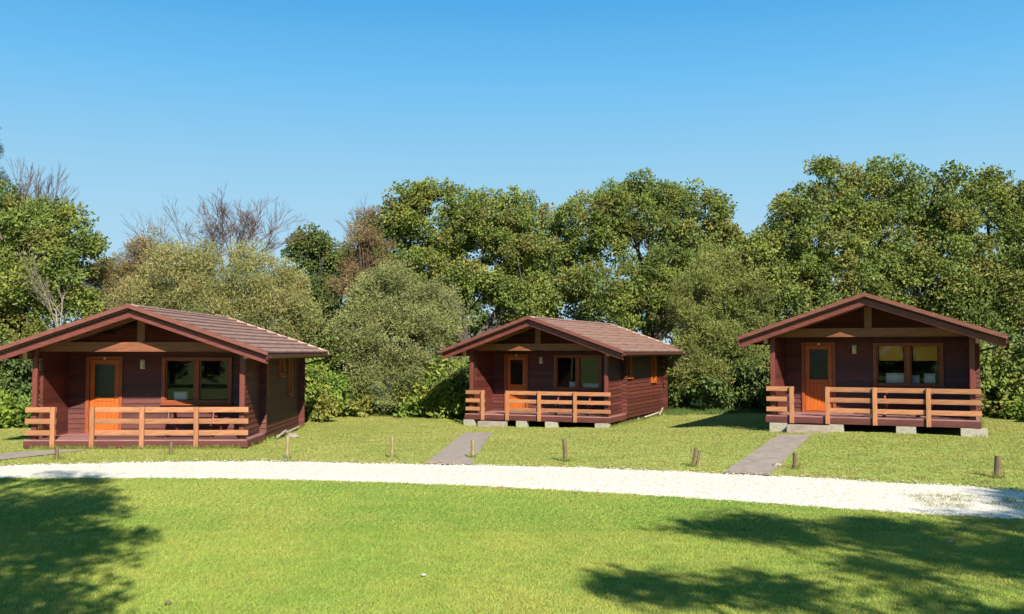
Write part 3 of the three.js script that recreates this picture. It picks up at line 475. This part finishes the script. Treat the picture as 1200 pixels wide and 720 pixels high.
bare({ seed: 302, x: -14.5, z: -43.5, h: 8.6, r: .08, first: 3, levels: 6, spread: 1.2, bark: M.twigGrey, twig: M.twigGrey, label: 'sparse grey leafless tree beside the reddish twiggy tree' });
bare({ seed: 303, x: -23.0, z: -46, h: 10.0, r: .1, first: 4, levels: 7, spread: .6, haze: [[0, 10, 0, .7, .9, .7], [.2, 8.8, 0, .8, .7, .8]], bark: M.twigGrey, twig: M.twig, label: 'thin leafless purple-brown birch behind the leafy oak by the spruce' });
bare({ seed: 305, x: -15.6, z: -35.8, h: 6.2, r: .06, first: 3, levels: 5, spread: 1.5, lean: -.25, bark: M.barkPale, twig: M.barkPale, label: 'pale dead forked branch standing before the brown-tinged tree' });
bare({ seed: 304, x: -6.6, z: -46.5, h: 8.2, r: .1, first: 4, levels: 7, spread: .9, bark: M.twigGrey, twig: M.twig, label: 'bare twig tops beside the broad oak above the russet tree' });

// dark spruce whose tip enters at the far left
{
  const r = rngOf(320), t = thing('spruce_tree', -26.6, 0, -50), gs = [], dummy = new THREE.Object3D(); tag(t, 'dark pointed spruce behind the bare birch', 'tree');
  mesh('trunk', taper([V3(0, -.3, 0), V3(0, 7, 0), V3(0, 14.2, 0)], .25, .02, 8), M.bark, t);
  const im = new THREE.InstancedMesh(CL.willow[0], M.leafDull, 420); im.name = 'crown'; im.userData.kind = 'stuff'; shade(im); t.add(im);
  for (let i = 0; i < 420; i++) { const h = 2 + 12.2 * (1 - Math.sqrt(r())) , f = Math.max(.08, (14.4 - h) / 12.4), a = r() * 6.283, q = f * 2.6 * Math.sqrt(r()); dummy.position.set(Math.cos(a) * q, h - q * .3, Math.sin(a) * q); dummy.rotation.set(r(), r() * 6.28, r()); dummy.scale.setScalar(.5 + .5 * f); dummy.updateMatrix(); im.setMatrixAt(i, dummy.matrix); im.setColorAt(i, lin(.03, .05, .022).multiplyScalar(.7 + .6 * r())); }
}
// second row filling the wood behind
const fillers = [[-24, -55, 8.2], [-17.5, -54, 7.4], [-11.5, -55, 6.8], [-5, -56, 8.4], [1.8, -55, 8.8], [9.5, -56, 8.6], [15, -54, 8.2], [21.5, -55, 9], [28.5, -52, 9.4]];
fillers.forEach(([x, z, h], i) => tree({ name: 'woodland_tree', seed: 400 + i, x, z, r: .22, fork: 2.2, kind: 'far', colors: DEEPGREEN, density: .75, twigs: 24, group: 'trees in the wood behind the oaks', label: 'green tree in the wood behind the front row of trees', masses: [[0, h - 1.8, 0, 2.8, 1.8, 1.6], [-1.8, h - 4, .2, 2.2, 1.9, 1.4], [1.8, h - 4.1, .2, 2.2, 1.9, 1.4], [0, 2, .6, 3.4, 2, 1.2]] }));

// undergrowth along the foot of the trees
function bush(x, z, w, h, colors, seed, label, density = 2.6, kind = 'hazel') {
  const t = thing('bush', x, ground(x, z), z), r = rngOf(seed); tag(t, label, 'bush', 'bushes along the foot of the wood');
  const ms = [[0, h * .5, 0, w * .5, h * .5, w * .42], [-w * .28, h * .38, .2, w * .34, h * .38, w * .3], [w * .28, h * .4, .15, w * .34, h * .4, w * .3]];
  const list = crown(t, ms, kind, colors, seed, density, M.leaf, .08), gs = [];
  for (let i = 0; i < 9; i++) { const e = list[Math.floor(r() * list.length)]; if (e) gs.push(taper(limb(V3((r() - .5) * .3, -.1, (r() - .5) * .3), V3(e[0], e[1], e[2]), .05, r), .022, .008, 4)); }
  mesh('stems', mergeGeometries(gs), M.bark, t);
}
const MIX = [BRIGHT, OAKD, DEEPGREEN, OAK];
bush(-7.7, -36.9, 2.2, 2.3, BRIGHT, 501, 'bright green hazel bush at the back corner of the olive willow cabin');
bush(-6.3, -37.8, 1.6, 1.5, OAK, 502, 'low leafy bush between the hazel bush and the grey willow');
bush(-3.0, -38.0, 2.2, 2.3, BRIGHT, 503, 'bright leafy bush between the grey willow and the middle cabin');
bush(-1.0, -40.6, 3.2, 2.6, DEEPGREEN, 504, 'deep green bush beside the wall of the middle cabin');
bush(-6.9, -34.9, .7, 1.0, [[.2, .2, .03], [.16, .18, .03]], 505, 'small yellow-green sapling bush on the grass beside the olive willow cabin', 2.2);
bush(6.0, -42, 3.4, 2.4, DEEPGREEN, 506, 'deep green bush behind the back corner of the middle cabin');
bush(9.4, -40.8, 3.0, 2.2, DEEPGREEN, 507, 'deep green bush at the foot of the green willow');
bush(11.6, -39.6, 3, 2.8, OAKD, 508, 'leafy bush between the green willow and the yellow blind cabin');
bush(17.0, -36.5, 2.8, 3.4, OAK, 509, 'tall leafy bush behind the far wall of the yellow blind cabin');
bush(19.2, -37.0, 3.0, 3.0, OAKD, 510, 'dense bush under the spreading oak');
bush(21.8, -38.2, 3.2, 3.2, OAK, 511, 'wide leafy bush at the far end of the tree line');
bush(18.6, -34.8, 1.8, .8, BRIGHT, 512, 'low bright fern clump in front of the dense bush');
bush(20.8, -35.6, 2.2, .9, BRIGHT, 513, 'low bright fern clump in front of the wide leafy bush');
bush(-16.6, -31.6, 2.2, .9, BRIGHT, 514, 'low leafy shrub on the grass by the windowless wall of the olive willow cabin');
bush(-18.4, -34.5, 3.2, 3.4, DEEPGREEN, 515, 'tall deep green bush under the oak by the spruce');
bush(-14.6, -34.2, 2.0, 2.4, OAK, 516, 'leafy bush close against the windowless wall of the olive willow cabin');
bush(-21.5, -36, 3, 3, OAKD, 517, 'leafy bush under the oak by the spruce');
bush(3.2, -43.5, 3.4, 2.2, DEEPGREEN, 518, 'deep green bush under the domed oak');
bush(14.4, -41, 3.2, 2.6, DEEPGREEN, 519, 'deep green bush under the gappy oak');
bush(-9.9, -41, 3.4, 2.4, DEEPGREEN, 520, 'deep green bush under the small dark oak');

// tall trees behind the viewpoint whose shade falls across the near lawn
const shadeTrees = [
  { x: -6.5, z: .5, seed: 601, label: 'leafy oak across the drive from the olive willow cabin, beside the viewpoint', masses: [[3.5, 9, -3.65, 1.9, .9, 1.6], [2.4, 10, -5.4, 1.4, .6, 1.1], [4.0, 8, -2.1, 1.9, .7, 1.4], [4.2, 7, -1.4, 1.5, .6, 1.2], [4.7, 6.4, -.7, 1.2, .5, 1.0], [1.4, 9, -2.65, 2.2, 1, 1.8], [2.4, 8, -1, 1.8, .8, 1.4]] },
  { x: 10, z: 0, seed: 602, label: 'leafy oak across the drive from the yellow blind cabin, beside the viewpoint', masses: [[-2.1, 9, -1.25, 1.8, .5, .9], [.9, 9, -.85, 2.0, .7, 1.2], [-.6, 8, -.2, 2.0, .5, 1.0], [-4.2, 7.4, -.05, 1.7, .4, .8], [-2.2, 7, .4, 2.0, .5, 1.0], [1.9, 8, -.5, 2.0, .8, 1.4], [4.1, 10, -2.1, 1.7, .6, 1.2], [.2, 6.5, -.6, 1.8, .6, 1.2], [3.4, 8.4, .6, 1.8, .6, 1.2], [2.6, 9.6, -1.6, 1.8, .6, 1.2]] },
];
for (const s of shadeTrees) tree({ name: 'oak_tree', r: .3, fork: 4, density: 1.15, group: 'oaks behind the viewpoint', ...s });

// unseen trees added behind the viewpoint to darken the cabin window reflections
[[-24, 21, 8.4], [-16, 24, 9], [-8.5, 23, 8.6], [-1, 26, 9.4], [7, 24, 8.8], [15.5, 25, 9.2], [24, 22, 8.8]].forEach(([x, z, h], i) => tree({ name: 'woodland_tree', seed: 440 + i, x, z, r: .22, fork: 2.2, kind: 'far', colors: DEEPGREEN, density: .8, twigs: 20, group: 'unseen trees added for the window reflections', label: 'unseen tree added behind the viewpoint to darken the cabin window reflections', masses: [[0, h - 1.8, 0, 3.2, 1.8, 1.8], [-2.2, h - 4, 0, 2.6, 2, 1.6], [2.2, h - 4.1, 0, 2.6, 2, 1.6], [0, 2, -.4, 4.2, 2.1, 1.4]] }));

// ------------------------------------------------------------------ grass and small stuff
function tuft(seed, n, len, wd, R, lean) {
  const r = rngOf(seed), pos = [], nor = [], col = [];
  for (let i = 0; i < n; i++) {
    const a = r() * 6.283, q = R * Math.sqrt(r()), x = Math.cos(a) * q, z = Math.sin(a) * q, b = r() * 6.283, l = len * (.5 + .8 * r()), w = wd * (.7 + .6 * r()), ld = r() * 6.283, ll = l * lean * (.3 + r());
    const mx = x + Math.cos(ld) * ll * .4, mz = z + Math.sin(ld) * ll * .4, cx = Math.cos(b) * w / 2, cz = Math.sin(b) * w / 2;
    const P = [[x - cx, -.01, z - cz], [x + cx, -.01, z + cz], [mx + cx * .8, l * .6, mz + cz * .8], [mx - cx * .8, l * .6, mz - cz * .8], [x + Math.cos(ld) * ll, l * .95, z + Math.sin(ld) * ll]];
    for (const f of [[0, 1, 2], [0, 2, 3], [3, 2, 4]]) for (const k of f) pos.push(...P[k]);
    const q2 = .75 + .5 * r(), ye = r() < .1 ? 1.25 : 1; for (let k = 0; k < 9; k++) { col.push(q2 * ye, q2, q2); }
  }
  const g = new THREE.BufferGeometry(); g.setAttribute('position', new THREE.Float32BufferAttribute(pos, 3)); g.setAttribute('color', new THREE.Float32BufferAttribute(col, 3)); g.computeVertexNormals(); return g;
}
M.blade = leafMat(.7, .3);
function scatter(name, label, geo, mat, n, where, colorAt, scaleAt, seed, cat = 'grass') {
  const r = rngOf(seed), pts = []; let guard = 0;
  while (pts.length < n && guard++ < n * 8) { const p = where(r); if (p) pts.push(p); }
  const im = new THREE.InstancedMesh(geo, mat, pts.length), dummy = new THREE.Object3D(); im.name = numbered(name); shade(im); scene.add(im);
  pts.forEach(([x, z, y], i) => { dummy.position.set(x, y ?? ground(x, z), z); dummy.rotation.set(0, r() * 6.283, 0); dummy.scale.setScalar(scaleAt(r, x, z)); dummy.updateMatrix(); im.setMatrixAt(i, dummy.matrix); im.setColorAt(i, colorAt(r, x, z)); });
  im.userData.kind = 'stuff'; tag(im, label, cat); return im;
}
const free = (x, z, m = 0) => !onRoad(x, z, m) && !paths.some(p => inPoly(p[1], x, z)) && !underCabin(x, z);
const grassCol = (r, x, z) => { const a = fbm(x / 1.6, z / 1.6, 131, 4), b = fbm(x / .35, z / .35, 137, 2), t = clamp(.5 + 1.7 * (a - .5) + .7 * (b - .5) + (r() - .5) * .4), back = z < edgeZ(farEdge, x) + .3; return (back ? lin(lerp(.29, .38, t), lerp(.315, .365, t), lerp(.064, .098, t)) : lin(lerp(.26, .41, t), lerp(.40, .46, t), lerp(.056, .092, t))).multiplyScalar(.85 + .3 * r()); };
const wedge = (r, z0, z1, m) => { const z = -Math.sqrt(lerp(z0 * z0, z1 * z1, r())), w = -z * .53 + m; return [(r() * 2 - 1) * w, z]; };
scatter('lawn_grass', 'short mown grass of the sunlit and shaded near lawn', tuft(701, 18, .032, .005, .055, 1.4), M.blade, 52000, r => { const [x, z] = wedge(r, 8.2, 15, 1.5); return z > edgeZ(nearEdge, x) + .02 && free(x, z) ? [x, z] : null; }, grassCol, r => .8 + .5 * r(), 71);
scatter('lawn_grass', 'short mown grass along the near edge of the drive', tuft(702, 18, .034, .007, .08, 1.4), M.blade, 40000, r => { const [x, z] = wedge(r, 13.5, 22, 1.5); return z > edgeZ(nearEdge, x) - .03 && !paths.some(p => inPoly(p[1], x, z)) ? [x, z] : null; }, grassCol, r => .8 + .5 * r(), 72);
scatter('lawn_grass', 'short yellowish grass between the drive and the trees', tuft(703, 20, .028, .008, .13, 1.8), M.blade, 60000, r => { const [x, z] = wedge(r, 17, 44, 2); return z < edgeZ(farEdge, x) + .03 && free(x, z, -.02) ? [x, z] : null; }, grassCol, r => .8 + .6 * r(), 73);
// longer grass: foot of the trees, cabin walls, posts
scatter('long_grass', 'longer unmown grass along the foot of the trees', tuft(704, 22, .15, .012, .2, .8), M.blade, 4200, r => { const x = lerp(-24, 26, r()), z = (x < -8 ? -33 - (x + 8) * -.05 : -38.4) - 4.5 * r() - 1.2 * (fbm(x * .7, 4, 161, 3) - .3); return free(x, z) ? [x, z] : null; }, (r) => lin(.10, .17, .025).multiplyScalar(.7 + .6 * r()), r => .6 + .8 * r(), 74);
scatter('long_grass', 'longer grass growing against the cabin walls and posts', tuft(705, 14, .12, .008, .06, .7), M.blade, 1500, r => {
  const k = r(); if (k < .07) { const p = pick(posts, r); return [p[0] + (r() - .5) * .2, p[1] + (r() - .5) * .2]; }
  const q = cabins[Math.floor(r() * 3)], side = q === cabins[0] ? r() : 1; const p = side < .5 ? q.toWorld(lerp(-q.W, q.W, r()) , 0, .02 + .12 * r()) : q.toWorld((r() < .5 ? -1 : 1) * (q.W + .06 + .25 * r() * r()), 0, lerp(0, q.zb, r())); return free(p.x, p.z) ? [p.x, p.z] : null;
}, r => lin(.22, .28, .04).multiplyScalar(.7 + .6 * r()), r => .4 + .7 * r(), 75);
// loose stones of the drive and dry leaves along its edge
const stone = (() => { const g = new THREE.IcosahedronGeometry(.02, 0); g.scale(1, .6, .85); return g; })();
scatter('gravel_stones', 'loose pale stones scattered over the gravel drive', stone, new THREE.MeshStandardMaterial({ color: 0xffffff, roughness: .95 }), 16000, r => { const x = lerp(-16, 13, r()), a = edgeZ(farEdge, x) - .12, b = edgeZ(nearEdge, x) + .06, z = lerp(a, b, r()); return [x, z, ground(x, z) + .02]; }, r => { const k = .38 + .5 * r(); return lin(k, k * .93, k * .82); }, r => .4 + .9 * r() * r(), 76, 'gravel');
const leafGeo = (() => { const g = new THREE.BufferGeometry(); g.setAttribute('position', new THREE.Float32BufferAttribute([-.03, .012, 0, 0, .002, .02, .03, .014, 0, -.03, .012, 0, .03, .014, 0, 0, .004, -.02], 3)); g.computeVertexNormals(); return g; })();
M.dry = new THREE.MeshStandardMaterial({ color: 0xffffff, roughness: .9, side: THREE.DoubleSide });
scatter('fallen_leaves', 'dry brown and yellow leaves along the edges of the drive', leafGeo, M.dry, 1500, r => { const x = lerp(-14, 12, r()), far = r() < .75, e = edgeZ(far ? farEdge : nearEdge, x), z = e + (r() + r() - 1) * .35 + (far ? -.1 : .1); return [x, z, ground(x, z) + .035]; }, r => lin(...pick([[.36, .22, .07], [.42, .32, .12], [.22, .12, .05], [.45, .36, .2]], r)), r => .5 + .9 * r(), 77, 'leaves');
scatter('road_weeds', 'thin weeds growing through the gravel at the bend', tuft(706, 12, .05, .008, .12, 1.2), M.blade, 260, r => { const x = 6.6 + r() * 3.6, s = .35 + .4 * r(), z = lerp(edgeZ(farEdge, x), edgeZ(nearEdge, x), s); return fbm(x * 2.2, z * 2.2, 151, 2) > .5 ? [x, z, ground(x, z) + .015] : null; }, r => lin(.26, .27, .08).multiplyScalar(.7 + .5 * r()), r => .6 + .8 * r(), 78);
// single bits of litter on the lawn
function bit(name, x, z, s, mat, label, cat) { const r = rngOf(Math.round(x * 77 + 999)), g = new THREE.IcosahedronGeometry(s, 1), p = g.attributes.position; for (let i = 0; i < p.count; i++) { const k = .7 + .6 * hash(Math.round(p.getX(i) * 1e4), Math.round(p.getY(i) * 1e4 + p.getZ(i) * 3e3), 3); p.setXYZ(i, p.getX(i) * k * 1.3, p.getY(i) * k * .55, p.getZ(i) * k); } g.computeVertexNormals(); tag(mesh(name, g, mat, scene, x, ground(x, z) + .04, z), label, cat); }
bit('paper_scrap', -.95, -10.72, .02, M.white, 'tiny white paper scrap on the sunlit near lawn', 'litter');
bit('fallen_leaf', 5.55, -12.54, .028, M.plateEnd, 'pale curled leaf lying in the tree shade on the lawn', 'leaf'); 
bit('field_stone', 5.55, -20.62, .09, M.concrete, 'grey stone at the edge of the path by a short dark post', 'stone');
bit('fallen_leaf', -3.31, -9.55, .03, M.postWood, 'small brown leaf on the near lawn by the shade', 'leaf');
bit('field_stone', -6.35, -28.4, .16, M.concrete, 'flat grey stone on the grass beside the olive willow cabin', 'stone');

renderer.render(scene, camera);
